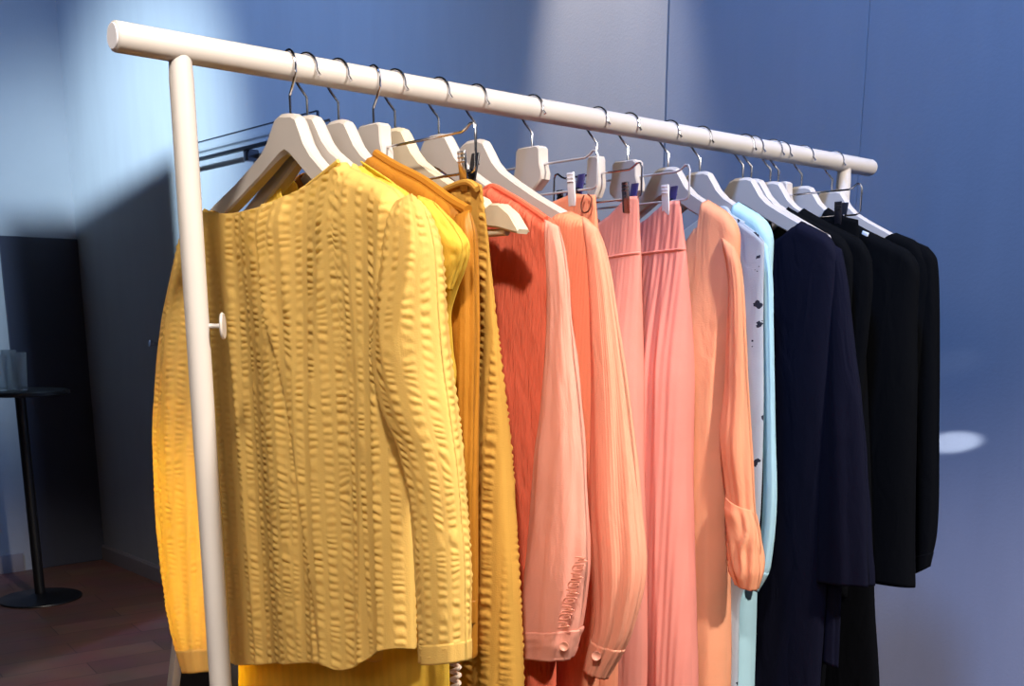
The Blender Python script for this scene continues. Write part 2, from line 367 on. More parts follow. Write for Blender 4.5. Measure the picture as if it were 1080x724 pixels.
HS = [.190, .211, .251, .298, .328, .392, .450, .544, .664, .727, .814, .887, .993, 1.015, 1.066, 1.088, 1.154, 1.245]
wooden_hanger(HS[0], 'white wooden hanger with the yellow long-sleeved seersucker top, first on the rail', -1, yaw=-.1, roll=.105)
wooden_hanger(HS[1], 'white wooden hanger tucked right behind the first one, bearing the yellow cap-sleeved dress', 1)
wooden_hanger(HS[2], 'white wooden hanger holding the mustard satin blouse, third hook on the rail', 1)
clip_hanger(HS[3], 'clip hanger with wide wire frame holding mustard striped trousers', .181, (.168, -.168), -1, yaw=-.1, ztop=1.527, zbot=1.486)
wooden_hanger(HS[4], 'empty ivory wooden hanger with strap notches and a bar, behind the mustard trousers', 1, ivory_wood, notch=True, bar=True)
wooden_hanger(HS[5], 'white wooden hanger holding the crinkled coral shirt', 1)
wooden_hanger(HS[6], 'white wooden hanger holding the peach long-sleeved dress with buttoned cuff', 1)
clip_hanger(HS[7], 'clip hanger with white block and long wire frame, holding the peach trousers', .118, (.080, -.080), 1, wire=pale_steel, mats=(pale_plastic, violet_plastic))
clip_hanger(HS[8], 'clip hanger holding the plain pink skirt, just left of the ribbed pink trousers', .083, (.062, -.062), 1, block_w=.42, mats=(chrome, violet_plastic))
clip_hanger(HS[9], 'clip hanger with pale wire holding the ribbed pink trousers', .112, (.077, -.077), 1, wire=pale_steel, mats=(pale_plastic, violet_plastic))
wooden_hanger(HS[10], 'white wooden hanger holding the peach blouse with flared cuffs', 1, half_w=.104)
wooden_hanger(HS[11], 'white wooden hanger holding the light blue shirt', 1, yaw=.3, half_w=.104)
wooden_hanger(HS[12], 'white wooden hanger with its arm showing in the wide neck of the navy shirt', 1, yaw=.3, half_w=.152)
wooden_hanger(HS[13], 'white wooden hanger close behind the navy shirt hanger', 1, yaw=.45, half_w=.155)
wooden_hanger(HS[14], 'grey-shaded white wooden hanger between the navy shirts and the black trousers', 1, yaw=.4, half_w=.158)
clip_hanger(HS[15], 'clip hanger with dark wire frame holding the black trousers', .152, (.118, -.118), 1, yaw=.5, mats=(black_plastic, black_plastic), ztop=1.532, zbot=1.494)
wooden_hanger(HS[16], 'white wooden hanger holding the black blouse, last but one on the rail', 1, yaw=.45, half_w=.188)
wooden_hanger(HS[17], 'white wooden hanger nearest the far post, holding the last black shirt', 1, yaw=.5, half_w=.152)

# ---------------------------------------------------------------- garments
def hash2(ix, iy, seed):
    h = (ix.astype(np.int64) * 374761393 + iy.astype(np.int64) * 668265263 + seed * 1442695041) & 0xffffffff
    h = ((h ^ (h >> 13)) * 1274126177) & 0xffffffff
    return ((h ^ (h >> 16)) & 0xffff) / 32767.5 - 1
def noise2(x, y, seed=0):
    x = np.asarray(x, float); y = np.asarray(y, float); x, y = np.broadcast_arrays(x, y)
    ix = np.floor(x); iy = np.floor(y); fx = x - ix; fy = y - iy
    sx = fx * fx * (3 - 2 * fx); sy = fy * fy * (3 - 2 * fy)
    a = hash2(ix, iy, seed); b = hash2(ix + 1, iy, seed); c = hash2(ix, iy + 1, seed); d = hash2(ix + 1, iy + 1, seed)
    return (a * (1 - sx) + b * sx) * (1 - sy) + (c * (1 - sx) + d * sx) * sy
def smooth_interp(x, xp, fp):
    """monotone cubic through the points"""
    xp = np.array(xp, float); fp = np.array(fp, float); o = np.argsort(xp); xp = xp[o]; fp = fp[o]
    keep = np.concatenate([[True], np.diff(xp) > 1e-6]); xp = xp[keep]; fp = fp[keep]
    if len(xp) < 3: return np.interp(x, xp, fp)
    h = np.diff(xp); dl = np.diff(fp) / h; mm = np.zeros_like(xp); mm[0] = dl[0]; mm[-1] = dl[-1]
    for i in range(1, len(xp) - 1):
        mm[i] = 0 if dl[i - 1] * dl[i] <= 0 else 2 * dl[i - 1] * dl[i] / (dl[i - 1] + dl[i])
    x = np.clip(np.asarray(x, float), xp[0], xp[-1]); i = np.clip(np.searchsorted(xp, x) - 1, 0, len(h) - 1); t = (x - xp[i]) / h[i]
    return (2 * t**3 - 3 * t**2 + 1) * fp[i] + (t**3 - 2 * t**2 + t) * h[i] * mm[i] + (-2 * t**3 + 3 * t**2) * fp[i + 1] + (t**3 - t**2) * h[i] * mm[i + 1]
def seersucker(period=.0205, amp=.0021):
    def f(u, v):
        b = u / period; ib = np.floor(b); fr = b - ib
        wide = .62 + .2 * hash2(ib, ib * 0 + 3, 5)
        mask = np.clip(np.minimum(fr - .06, wide + .06 - fr) / .12, 0, 1); mask = mask * mask * (3 - 2 * mask)
        ph = v / .0088 + noise2(fr * .5 + ib * 7.31, v / .026, 21) + .37 * ib
        p = np.sin(2 * np.pi * ph) * (.62 + .55 * noise2(fr * 1.1 + ib * 3.7, v / .012, 22)) + .30 * noise2(fr * 2.4 + ib * 1.9, v / .0036, 23)
        return amp * .62 * mask * p + amp * .2 * noise2(u / .02, v / .02, 4) - amp * .16 * (1 - mask)
    return f
def crinkle(cx, cz, amp, slant=0.):
    return lambda u, v: amp * noise2((u + slant * v) / cx, v / cz, 77) + amp * .5 * noise2((u + slant * v) / cx * 2.1, v / cz * 1.7, 78)
def grid_faces(n, m, off=0, flip=False):
    i, j = np.meshgrid(np.arange(n - 1), np.arange(m - 1), indexing='ij'); a = (i * m + j).ravel() + off
    q = np.stack([a, a + m, a + m + 1, a + 1], 1)
    return q[:, ::-1] if flip else q
def solid(o, t=.0012):
    md = o.modifiers.new('cloth_thickness', 'SOLIDIFY'); md.thickness = t; md.offset = 0
GRID = {}
def seam(parent, mat, zf, u0, u1, name='waist_seam', r=.0018, off=.0008):
    """a stitched ridge lying on the front sheet of the garment at height zf(u)"""
    G = GRID[parent.name]; P = []
    for col in G:
        zz = zf(-col[0][1]) if callable(zf) else zf; k = int(np.argmin(np.abs(col[:, 2] - zz))); u = -col[k][1]
        if u0 <= u <= u1: P.append(Vector((col[k][0] - off, col[k][1], zz)))
    b = MB(); b.tube(P, r, 6); return b.build(name, mat, parent)
def body(name, s, mat, parent, left, right, top, topb, zb, T=(.018, .05), folds=((.006, 5, .5),), relief=None, N=90, Mr=110, seed=1, wc=0., ramp=.25, edge=8., sh=None, extra=None):
    """front and back cloth sheets joined at the side seams; open at neck and hem.
    left/right (u, z) side outlines, top/topb (u, z) shoulder+neck line of front / back, zb (u, z) hem"""
    V = []; UVs = []; F = []
    lz = [p[1] for p in left]; lu = [p[0] for p in left]; rz = [p[1] for p in right]; ru = [p[0] for p in right]
    for side, tp in ((-1, top), (1, topb)):
        p = np.linspace(0, 1, N); p = .5 - .5 * np.cos(np.pi * p) if edge else p
        p = p * .5 + np.linspace(0, 1, N) * .5
        ut = tp[0][0] + (tp[-1][0] - tp[0][0]) * p
        zt = np.interp(ut, [a for a, _ in tp], [c for _, c in tp])
        zh = smooth_interp(ut, [a for a, _ in zb], [c for _, c in zb])
        if sh is not None:
            osh = (ut <= sh[0] + 1e-4) | (ut >= sh[1] - 1e-4)
            zt = np.where(osh, np.maximum(zt, hanger_top(ut) + .0035), zt)
            rd = np.clip(np.maximum(ut - (ut[-1] - .030), (ut[0] + .030) - ut) / .030, 0, 1); zt = zt - .022 * rd ** 2.5
        q = np.linspace(0, 1, Mr)[None, :]
        q = .35 * q ** 1.6 + .65 * q
        z = zt[:, None] * (1 - q) + zh[:, None] * q
        ul = smooth_interp(z, lz, lu); urr = smooth_interp(z, rz, ru)
        u = ul + (urr - ul) * p[:, None]
        e = np.sqrt(np.clip(1 - np.abs(2 * p - 1) ** edge, 0, 1))[:, None]
        dz = (max(zt) - z); g = np.clip(dz / ramp, 0, 1); g = g * g * (3 - 2 * g)
        tt = (T[0] + (T[1] - T[0]) * g) * .5
        w = tt * e
        for k, (A, fr, dr) in enumerate(folds):
            nn = noise2(p[:, None] * fr + .35 * noise2(p[:, None] * 2, z * 2.5, seed + 40 + k) + dr * 0, z * dr + side * 7.7 + k * 3.1, seed + k * 5 + (3 if side > 0 else 0))
            w = w + A * (1 - 2 * np.abs(nn)) * e * (.15 + .85 * g)
        if extra is not None and side < 0: w = w + extra(u, z) * e * g
        w = np.maximum(w, .0012 * e)
        if sh is not None:
            dcol = zt[:, None] - z
            rs = np.sqrt(np.clip(1 - (1 - np.clip(dcol / .013, 0, 1)) ** 2, .0, 1))
            out = np.clip(np.maximum(sh[0] - ut, ut - sh[1]) / .006 + 1, 0, 1)[:, None]
            w = w * (1 - out * (1 - rs))
        if relief is not None: w = w + relief(u + side * .1, z) * np.clip(e * 2, 0, 1)
        if side < 0: GRID[parent.name] = np.stack([s + wc + side * w, -u, z], -1)
        V.append(np.stack([s + wc + side * w, -u, z], -1).reshape(-1, 3)); UVs.append(np.stack([u + (5 if side > 0 else 0), z], -1).reshape(-1, 2))
        F.append(grid_faces(N, Mr, (0 if side < 0 else N * Mr), side > 0))
    # side seams
    n = N * Mr
    for col, fl in ((0, False), (N - 1, True)):
        a = col * Mr + np.arange(Mr - 1); qd = np.stack([a, a + 1, a + 1 + n, a + n], 1); F.append(qd[:, ::-1] if fl else qd)
    o = mesh(name, np.concatenate(V), np.concatenate(F).tolist(), mat, parent, uv=np.concatenate(UVs)); solid(o)
    return o
def tube_rows(s, rows, wc, flat, n=56, Mr=120, t0=0., t1=1., grow=0., folds=(.10, 3, 2.), relief=None, seed=3, taper_cap=True, wave=0.):
    """sleeve: rows are ((xl, yl), (xr, yr)) outline points of the hanging sleeve in its own plane"""
    L = np.array([U(a[0], a[1], s + wc) for a, _ in rows]); Rr = np.array([U(b[0], b[1], s + wc) for _, b in rows])
    C = (L + Rr) / 2; d = np.concatenate([[0], np.cumsum(np.linalg.norm(np.diff(C, axis=0), axis=1))]); d /= d[-1]
    t = np.linspace(t0, t1, Mr)
    l = np.stack([smooth_interp(t, d, L[:, i]) for i in (0, 1)], 1); r = np.stack([smooth_interp(t, d, Rr[:, i]) for i in (0, 1)], 1)
    c = (l + r) / 2; hv = (r - l) / 2; W = np.linalg.norm(hv, axis=1); rw = W * flat; k = np.sqrt(np.maximum(W**2 - (1.15 * rw)**2, (W * .35)**2)) / W
    if taper_cap and t0 == 0:
        cf = np.clip(t / .05, 0, 1); rw = rw * np.sqrt(1 - (1 - cf)**2 * .999)
    ph = np.linspace(0, 2 * np.pi, n, endpoint=False)
    ca = np.cos(ph)[None, :]; sa = np.sin(ph)[None, :]
    rad = 1 + grow + folds[0] * (1 - 2 * np.abs(noise2(np.broadcast_to(ca * folds[1], (Mr, n)) + seed, sa * folds[1] + t[:, None] * folds[2], seed))) * np.clip(t / .12, 0, 1)[:, None]
    x = hv[:, 0:1] * k[:, None] * ca * rad; z = hv[:, 1:2] * k[:, None] * ca * rad; w = rw[:, None] * sa * rad
    ln = d[-1]
    vlen = np.concatenate([[0], np.cumsum(np.linalg.norm(np.diff(c, axis=0), axis=1))])
    uu = (ph / (2 * np.pi))[None, :] * (2 * np.pi * .7 * W.max()) + 0 * x; vv = vlen[:, None] + 0 * x
    if wave: w = w + wave * np.sin(vv * 60 + 2 * ca)
    if relief is not None:
        h = relief(uu, vv + seed); x = x + h * ca; w = w + h * sa
    P = np.stack([s + wc + w, -(c[:, 0:1] + x), c[:, 1:2] + z], -1)
    return P, uu, vv, c, W, rw
def sleeve(name, s, mat, parent, rows, wc=0., flat=.5, n=56, Mr=120, solid_t=.0012, **kw):
    P, uu, vv, *_ = tube_rows(s, rows, wc, flat, n, Mr, **kw)
    V = P.reshape(-1, 3); UV = np.stack([uu, vv], -1).reshape(-1, 2); i, j = np.meshgrid(np.arange(Mr - 1), np.arange(n), indexing='ij')
    a = (i * n + j).ravel(); b = (i * n + (j + 1) % n).ravel()
    F = np.stack([a, b, b + n, a + n], 1).tolist()
    o = mesh(name, V, F, mat, parent, uv=UV); solid(o, solid_t); return o
def button(s, x, y, w, mat, parent, r=.0055):
    u, z = U(x, y, s + w); b = MB()
    b.lathe([(.0001, 0), (r * .5, .0002), (r * .7, .001), (r, .0016), (r, -.0006), (r * .8, -.0012), (.0001, -.0012)], (s + w, -u, z), (-.8, -.6, .05), 20)
    return b.build('button', mat, parent)
def neckband(s, pts, mat, parent, w=-.009, r=.0026, name='neckband', smooth=5):
    P = [Vector((s + (w[i] if hasattr(w, '__len__') else w), -u, z)) for i, (u, z) in enumerate(pts)]
    b = MB(); b.tube(P, r, 8, smooth_path=smooth) if False else None
    Q = catmull(P, smooth); b.tube(Q, r, 8); return b.build(name, mat, parent)
def mir(pts): return [(-u, z) for u, z in pts[::-1]]
def px(s, *pts): return [U(x, y, s) for x, y in pts]

yellow = fabric('yellow_seersucker', (240, 200, 118), .40, crease=.0006, tcol=(255, 243, 135), stripes=.0205, stripe_amt=.06)
yellow2 = fabric('bright_yellow_cotton', (246, 204, 84), .42, crease=.0012, tcol=(255, 244, 105), stripes=.018, stripe_amt=.10)
satin = fabric('mustard_satin', (186, 122, 40), .12, rough=.42, crease=.0012)
mustard = fabric('mustard_seersucker', (212, 160, 72), .22, crease=.0006, stripes=.0205, stripe_amt=.10)
coral = fabric('coral_crinkle', (246, 124, 94), .34, crease=.0008, crinkle=((300, 30, 1), .0030, .10))
coral_sleeve_lit = fabric('lit_coral_cotton', (248, 176, 156), .30, crease=.0012)  # paler coral with the light on the sleeve put into its colour
peach = fabric('peach_cotton', (252, 164, 126), .32, crease=.0012, rib=(.004, .00012))
peach_s = fabric('peach_ribbed_cotton', (252, 178, 148), .32, crease=.0012, rib=(.0035, .00012))
pink = fabric('plain_pink_crepe', (242, 158, 142), .25, crease=.001, rib=(.006, .0001))
pinkrib = fabric('ribbed_pink', (240, 152, 138), .25, crease=.0006, rib=(.009, .0005))
peach2 = fabric('light_peach_voile', (254, 182, 140), .36, crease=.0012)
floral = fabric('pale_grey_floral', (182, 190, 202), .25, crease=.001, spots=((40, 44, 60), 34, .50))
sky = fabric('light_blue_cotton', (188, 226, 238), .28, crease=.001)
navy = fabric('navy_cotton', (13, 14, 31), .03, crease=.001, rough=.85, spec=.1)
navy2 = fabric('dark_navy_cotton', (12, 13, 26), .02, crease=.001, rough=.8)
black = fabric('black_cotton', (5, 6, 9), 0, crease=.001, rough=.9, spec=.06)

def garment(name, s, label, cat, group=None): return thing(name, label, cat, (s, 0, 1.45), group)

# --- 1 yellow seersucker top with long sleeves
s = HS[0]
g = garment('long_sleeved_top', s, 'yellow puckered seersucker top with long sleeves, front of the row beside the near post', 'top')
neck = px(s - .026, (216, 222), (226, 226), (245, 227), (272, 221), (290, 215), (305, 209), (318, 201), (331, 191), (345, 180), (357, 170))
top = [(-.236, 1.452)] + neck + [(.13, 1.484), (.18, 1.466), (.226, 1.449)]
topb = [(-.236, 1.452), neck[0], (-.16, 1.42), (-.06, 1.40), (.03, 1.43), neck[-1], (.13, 1.484), (.18, 1.466), (.226, 1.449)]
Lf = [(-.236, 1.452), (-.226, 1.36), (-.214, 1.26), (-.206, 1.1), (-.200, .88)]
Rt = [(.226, 1.449), (.226, 1.36), (.222, 1.2), (.220, 1.08), (.219, .95)]
hem = [(-.236, .897), (-.194, .900), (-.05, .930), (.06, .956), (.085, .960), (.10, .958), (.217, 1.004), (.226, 1.004)]
rel = seersucker()
def front_fold(u, z):
    d = u - smooth_interp(z, [.90, 1.169, 1.375, 1.45], [.085, .048, -.004, -.014])
    t_ = np.clip(d / .015 + .5, 0, 1); return .016 * (t_ * t_ * (3 - 2 * t_)) * np.exp(-np.maximum(d - .012, 0) / .055) * np.clip((z - .85) / .5, .35, 1)
body('bodice', s, yellow, g, Lf, Rt, top, topb, hem, T=(.027, .030), folds=((.010, 4.6, .25), (.004, 9, .6)), relief=lambda u, v: 1.1 * rel(u, v), N=250, Mr=390, seed=11, wc=-.012, extra=front_fold, ramp=.06, sh=(neck[0][0], neck[-1][0]))
neckband(s, neck, yellow, g, w=-.0262, r=.0022)
rows = [((416, 213), (436, 204)), ((410, 236), (452, 222)), ((405, 285), (464, 265)), ((398, 340), (468, 330)), ((397, 375), (472, 380)), ((406, 425), (479, 435)), ((424, 470), (485, 485)), ((436, 530), (490, 545)), ((441, 610), (494, 610)), ((445, 698), (494, 697))]
o = sleeve('sleeve', s, yellow, g, rows, wc=-.026, flat=.48, n=130, Mr=380, relief=lambda u, v: .8 * rel(u, v), folds=(.10, 2.2, 2.5), seed=5)
sleeve('hem_band', s, yellow, o, rows, wc=-.026, flat=.48, n=60, Mr=10, t0=.955, t1=1., grow=.03, folds=(.10, 2.2, 2.5), seed=5)
rows = [((194, 240), (214, 230)), ((187, 290), (222, 286)), ((180, 335), (226, 335)), ((175, 390), (228, 390)), ((172, 480), (226, 480)), ((176, 560), (226, 560)), ((184, 640), (226, 640)), ((197, 707), (225, 708))]
o = sleeve('sleeve', s, yellow, g, rows, wc=.0, flat=.42, n=110, Mr=340, relief=lambda u, v: .8 * rel(u, v), folds=(.12, 2.2, 2.5), seed=8)
sleeve('hem_band', s, yellow, o, rows, wc=.0, flat=.42, n=60, Mr=10, t0=.945, t1=1., grow=.03, folds=(.12, 2.2, 2.5), seed=8)

# --- 2 bright yellow dress with cap sleeves
s = HS[1]
g = garment('cap_sleeve_dress', s, 'bright yellow dress with cap sleeve, its hem hanging below the puckered top', 'dress')
Rt = px(s, (490, 262), (486, 280), (476, 306), (469, 335), (472, 372), (475, 394), (470, 430), (468, 520), (468, 724)) + [(.225, .7)]
Lf = [(-.262, 1.402), (-.25, 1.36), (-.235, 1.33), (-.232, 1.2), (-.238, 1.0), (-.246, .83), (-.25, .7)]
nk = px(s, (242, 222), (265, 203), (275, 222))
top = [(-.262, 1.402), (-.15, 1.448), (-.066, 1.49), (-.046, 1.462), (.0, 1.44), (.05, 1.46), (.088, 1.489), (.15, 1.47), (.21, 1.44), (.25, 1.418), Rt[0]]
body('dress_body', s, yellow2, g, Lf, Rt, top, [(a, z + (.0 if abs(a) > .09 else .01)) for a, z in top], [(-.27, .72), (0, .71), (.27, .72)], T=(.022, .024), folds=((.005, 4, .3), (.002, 9, 1.)), relief=crinkle(.010, .02, .0012), N=140, Mr=170, seed=21, wc=.006, sh=(-.066, .088))
rows = [((440, 206), (458, 214)), ((446, 222), (478, 238)), ((452, 240), (490, 260)), ((456, 262), (488, 272)), ((455, 300), (476, 306))]
sleeve('cap_sleeve', s, yellow2, g, rows, wc=-.004, flat=.45, n=50, Mr=60, folds=(.10, 2.5, 2), relief=crinkle(.008, .012, .0012), seed=2)
mrow = px(s, (440, 206), (458, 214), (446, 222), (478, 238), (452, 240), (490, 260), (456, 262), (488, 272))
b = MB(); Pq = []; nq = 28
for (u0, z0), (u1, z1), hw in ((mrow[0], mrow[1], .003), (mrow[2], mrow[3], .014), (mrow[4], mrow[5], .020), (mrow[6], mrow[7], .022)):
    for k in range(nq):
        a = 2 * math.pi * k / nq; Pq.append((s - .002 + hw * math.sin(a), (u0 + u1) / 2 - (u1 - u0) / 2 * math.cos(a), (z0 + z1) / 2 - (z1 - z0) / 2 * math.cos(a)))
o = mesh('cap_sleeve', Pq, [(j * nq + k, j * nq + (k + 1) % nq, (j + 1) * nq + (k + 1) % nq, (j + 1) * nq + k) for j in range(3) for k in range(nq)], yellow2, g, uv=[(p[1], p[2]) for p in Pq]); solid(o)
b = MB(); pts = []
for k in range(26):
    y = 694 + k * 2.0; x = 482 + 4.2 * math.sin(k * 1.5); u, z = U(x, y, s - .012); pts.append((s - .014 + .002 * math.cos(k * 1.5), -u, z))
b.tube(catmull([Vector(p) for p in pts], 4), .0022, 7).build('lace_trim', lace_m, g)

# --- 3 mustard satin blouse
s = HS[2]
g = garment('satin_blouse', s, 'dark mustard satin blouse in shadow between the yellow garments and striped trousers', 'blouse')
sh = px(s, (400, 163), (421, 176), (450, 191), (478, 211), (497, 222))
Rt = [(.230, 1.441), (.236, 1.40), (.232, 1.25), (.228, 1.08), (.226, .95)]
top = mir(sh)[:-1] + [(-.075, 1.505), (-.04, 1.47), (0, 1.462), (.04, 1.475)] + sh
body('blouse_body', s, satin, g, mir(Rt)[::-1], Rt, top, top, [(-.24, .98), (.24, .98)], T=(.026, .034), folds=((.008, 6, .3), (.003, 12, .8)), N=120, Mr=120, seed=31, sh=(-.076, .076))
neckband(s, sh, satin, g, w=-.004, r=.0052, name='collar')
rows = [((478, 228), (497, 221)), ((480, 260), (502, 248)), ((476, 330), (503, 330)), ((474, 450), (501, 450)), ((474, 560), (499, 560)), ((477, 655), (499, 660))]
o = sleeve('sleeve', s, satin, g, rows, wc=-.008, flat=.55, folds=(.22, 3.2, 1.2), seed=14)
sleeve('cuff', s, satin, o, rows, wc=-.008, flat=.55, t0=.94, grow=.05, Mr=12, folds=(.22, 3.2, 1.2), seed=14)

# --- 4 mustard striped trousers on clips
s = HS[3]
g = garment('striped_trousers', s, 'mustard seersucker trousers with puckered stripes clipped behind the satin blouse', 'trousers')
Rt = px(s, (508, 198), (511, 225), (515, 260), (520, 320), (525, 380), (535, 520), (545, 724)) + [(.255, .70)]
top = [(-.19, 1.468), (-.168, 1.480), (-.1, 1.470), (0, 1.466), (.1, 1.470), (.168, 1.480), (Rt[0][0], 1.4715)]
body('trousers_body', s, mustard, g, [(-.19, 1.4715), (-.20, 1.41), (-.215, 1.295), (-.23, 1.156), (-.245, .942), (-.255, .7)], Rt, top, top, [(-.26, .70), (.26, .70)], T=(.006, .05), folds=((.010, 5, .15), (.004, 11, .3)), relief=seersucker(.0215, .0036), N=230, Mr=360, seed=41, ramp=.35)
neckband(s, [(u, z - .004) for u, z in top], mustard, g, w=-.006, r=.0034, name='waistband')

# --- 6 coral crinkle shirt
s = HS[5]
g = garment('coral_shirt', s, 'coral crinkled shirt with sleeve coloured paler as if lit, embroidered slit and buttoned cuff', 'shirt')
Rt = [(.213, 1.430), (.216, 1.36), (.212, 1.2), (.206, 1.0), (.204, .66)]
top = [(-.213, 1.430), (-.163, 1.459), (-.104, 1.486), (-.06, 1.45), (0, 1.435), (.06, 1.45), (.104, 1.4855), (.163, 1.460), (.213, 1.430)]
body('shirt_body', s, coral, g, mir(Rt)[::-1], Rt, top, top, [(-.22, .68), (.22, .68)], T=(.030, .046), folds=((.008, 5, .4), (.003, 11, 1.)), relief=crinkle(.0075, .05, .0008, .35), N=180, Mr=200, seed=51, sh=(-.104, .104))
neckband(s, [(.05, 1.462), (.08, 1.474), (.104, 1.4845), (.135, 1.473), (.163, 1.460), (.195, 1.443)], coral, g, w=-.007, r=.0035, name='shoulder_yoke')
rows = [((573, 231), (590, 240)), ((576, 262), (597, 275)), ((578, 312), (601, 320)), ((574, 400), (609, 390)), ((565, 490), (618, 490)), ((557, 590), (622, 590)), ((551, 652), (616, 652)), ((549, 690), (604, 696))]
o = sleeve('sleeve', s, coral_sleeve_lit, g, rows, wc=-.014, flat=.46, folds=(.12, 2.4, 1.6), seed=17, Mr=150, relief=crinkle(.02, .05, .001))
c = sleeve('cuff', s, coral_sleeve_lit, o, rows, wc=-.014, flat=.46, t0=.925, grow=.05, Mr=16, folds=(.12, 2.4, 1.6), seed=17, relief=crinkle(.02, .006, .0008))
button(s, 595, 682, -.030, button_m, c, .0052)
b = MB()
for k in range(9):
    y = 588 + 8.6 * k; x0 = 619 - 2.3 * k
    sq = [(x0, y), (x0 - 11, y + .5), (x0 - 12, y + 5.5), (x0 - 3, y + 5), (x0 - 2.5, y + 2), (x0 - 8, y + 2.5)] if k % 2 else [(x0 - 12, y), (x0 - 2, y + 1), (x0 - 9, y + 3), (x0, y + 4), (x0 - 12, y + 6)]
    pts = []
    for x, yy in sq: u, z = U(x, yy, s - .033); pts.append(Vector((s - .033, -u, z)))
    b.tube(catmull(pts, 3), .0010, 6)
b.build('embroidery', plain('rose_thread', (226, 150, 130), .7), o)

# --- 7 peach dress with ribbed sleeve
s = HS[6]
g = garment('peach_dress', s, 'peach dress with ribbed long sleeve and buttoned cuff, right of the coral shirt', 'dress')
Rt = [(.217, 1.432), (.226, 1.391), (.224, 1.2), (.222, 1.0), (.222, .66)]
top = [(-.217, 1.432), (-.165, 1.458), (-.12, 1.43), (0, 1.40), (.12, 1.43), (.165, 1.457), (.195, 1.447), (.217, 1.432)]
body('dress_body', s, peach, g, mir(Rt)[::-1], Rt, top, top, [(-.22, .68), (.22, .68)], T=(.030, .05), folds=((.009, 5, .3), (.003, 9, .8)), N=110, Mr=120, seed=61, sh=(-.165, .165))
rows = [((613, 229), (632, 243)), ((618, 258), (640, 270)), ((622, 310), (648, 318)), ((624, 420), (664, 430)), ((623, 520), (675, 530)), ((627, 600), (680, 602)), ((628, 650), (668, 662)), ((616, 706), (640, 717))]
o = sleeve('sleeve', s, peach_s, g, rows, wc=-.012, flat=.46, folds=(.15, 2.4, 1.2), seed=23, Mr=150)
c = sleeve('cuff', s, peach_s, o, rows, wc=-.012, flat=.46, t0=.915, grow=.05, Mr=16, folds=(.15, 2.4, 1.2), seed=23)
button(s, 629, 692, -.028, button_m, c, .0056)

# --- 8 peach trousers
s = HS[7]
g = garment('peach_trousers', s, 'peach trousers whose gathered waist corner shows at the white clip', 'trousers')
Rt = px(s, (628, 206), (632, 260), (640, 400), (648, 724)) + [(.14, .66)]
top = [(-Rt[0][0], Rt[0][1]), (-.08, 1.490), (0, 1.474), (.08, 1.490), Rt[0]]
body('trousers_body', s, peach, g, mir(Rt)[::-1], Rt, top, top, [(-.15, .68), (.15, .68)], T=(.008, .045), folds=((.009, 5, .3),), N=80, Mr=100, seed=71)
b = MB(); P = [Vector((s - .012, -u, z)) for u, z in px(s - .012, (616, 206), (613, 216), (615, 224), (621, 222), (624, 210), (620, 205))]
b.tube(catmull(P, 5), .0011, 6).build('hanging_loop', plain('brown_ribbon', (120, 60, 40), .6), g)

# --- 9 plain pink skirt
s = HS[8]
g = garment('pink_skirt', s, 'plain dusky pink skirt on clips, left of the ribbed pink trousers', 'skirt')
Rt = px(s, (673, 207), (674, 240), (675, 270), (673, 360), (673, 460), (676, 724)) + [(.10, .6)]
top = [(-.078, 1.496), (-.062, 1.4965), (-.03, 1.472), (0, 1.462), (.03, 1.474), (.062, 1.4965), Rt[0]]
body('skirt_body', s, pink, g, mir(Rt)[::-1], Rt, top, top, [(-.15, .68), (.15, .68)], T=(.008, .045), folds=((.008, 4, .2), (.003, 9, .5)), N=90, Mr=110, seed=81)
seam(g, pink, lambda u: 1.424 + .10 * (u - .08), -.0, .09)

# --- 10 ribbed pink trousers
s = HS[9]
g = garment('ribbed_trousers', s, 'pink trousers with fine vertical ribs hanging from two dark clips', 'trousers')
Rt = px(s, (717, 212), (720, 240), (723, 268), (725, 330), (725, 400), (724, 500), (727, 620), (730, 724)) + [(.16, .6)]
top = [(-.097, 1.493), (-.077, 1.4935), (-.04, 1.468), (0, 1.459), (.04, 1.472), (.077, 1.4935), Rt[0]]
body('trousers_body', s, pinkrib, g, mir(Rt)[::-1], Rt, top, top, [(-.2, .6), (.2, .6)], T=(.008, .055), folds=((.010, 5, .15), (.003, 12, .3)), N=130, Mr=110, seed=91)
seam(g, pinkrib, lambda u: 1.430 + .06 * (u - .1), -.02, .12)

# --- 11 peach blouse with flared cuffs
s = HS[10]
g = garment('peach_blouse', s, 'light peach long blouse with loose flared cuff, next to the light blue shirt', 'blouse')
Rt = px(s, (779, 266), (776, 320), (768, 420), (766, 560), (766, 724)) + [(.15, .6)]
top = mir(px(s, (745, 236), (765, 250), (779, 266))) + [(-.03, 1.41), (0, 1.40), (.03, 1.415)] + px(s, (745, 236), (765, 250), (779, 266))
body('blouse_body', s, peach2, g, mir(Rt)[::-1], Rt, top, top, [(-.2, .62), (.2, .62)], T=(.030, .06), folds=((.012, 4, .25), (.004, 9, .6)), N=110, Mr=120, seed=101, sh=(-.074, .074))
rows = [((760, 250), (776, 262)), ((766, 272), (782, 285)), ((769, 310), (785, 322)), ((765, 400), (789, 405)), ((761, 450), (794, 490)), ((766, 520), (797, 540)), ((768, 565), (803, 580)), ((772, 606), (800, 622))]
o = sleeve('sleeve', s, peach2, g, rows, wc=-.016, flat=.5, folds=(.16, 2.4, 2.), seed=29, Mr=140)
rows = [((764, 520), (796, 540)), ((767, 560), (803, 575)), ((769, 596), (806, 604)), ((774, 614), (800, 624))]
sleeve('flared_cuff', s, peach2, o, rows, wc=-.020, flat=.55, folds=(.22, 2., 3.), seed=31, Mr=60, taper_cap=False, grow=.03)

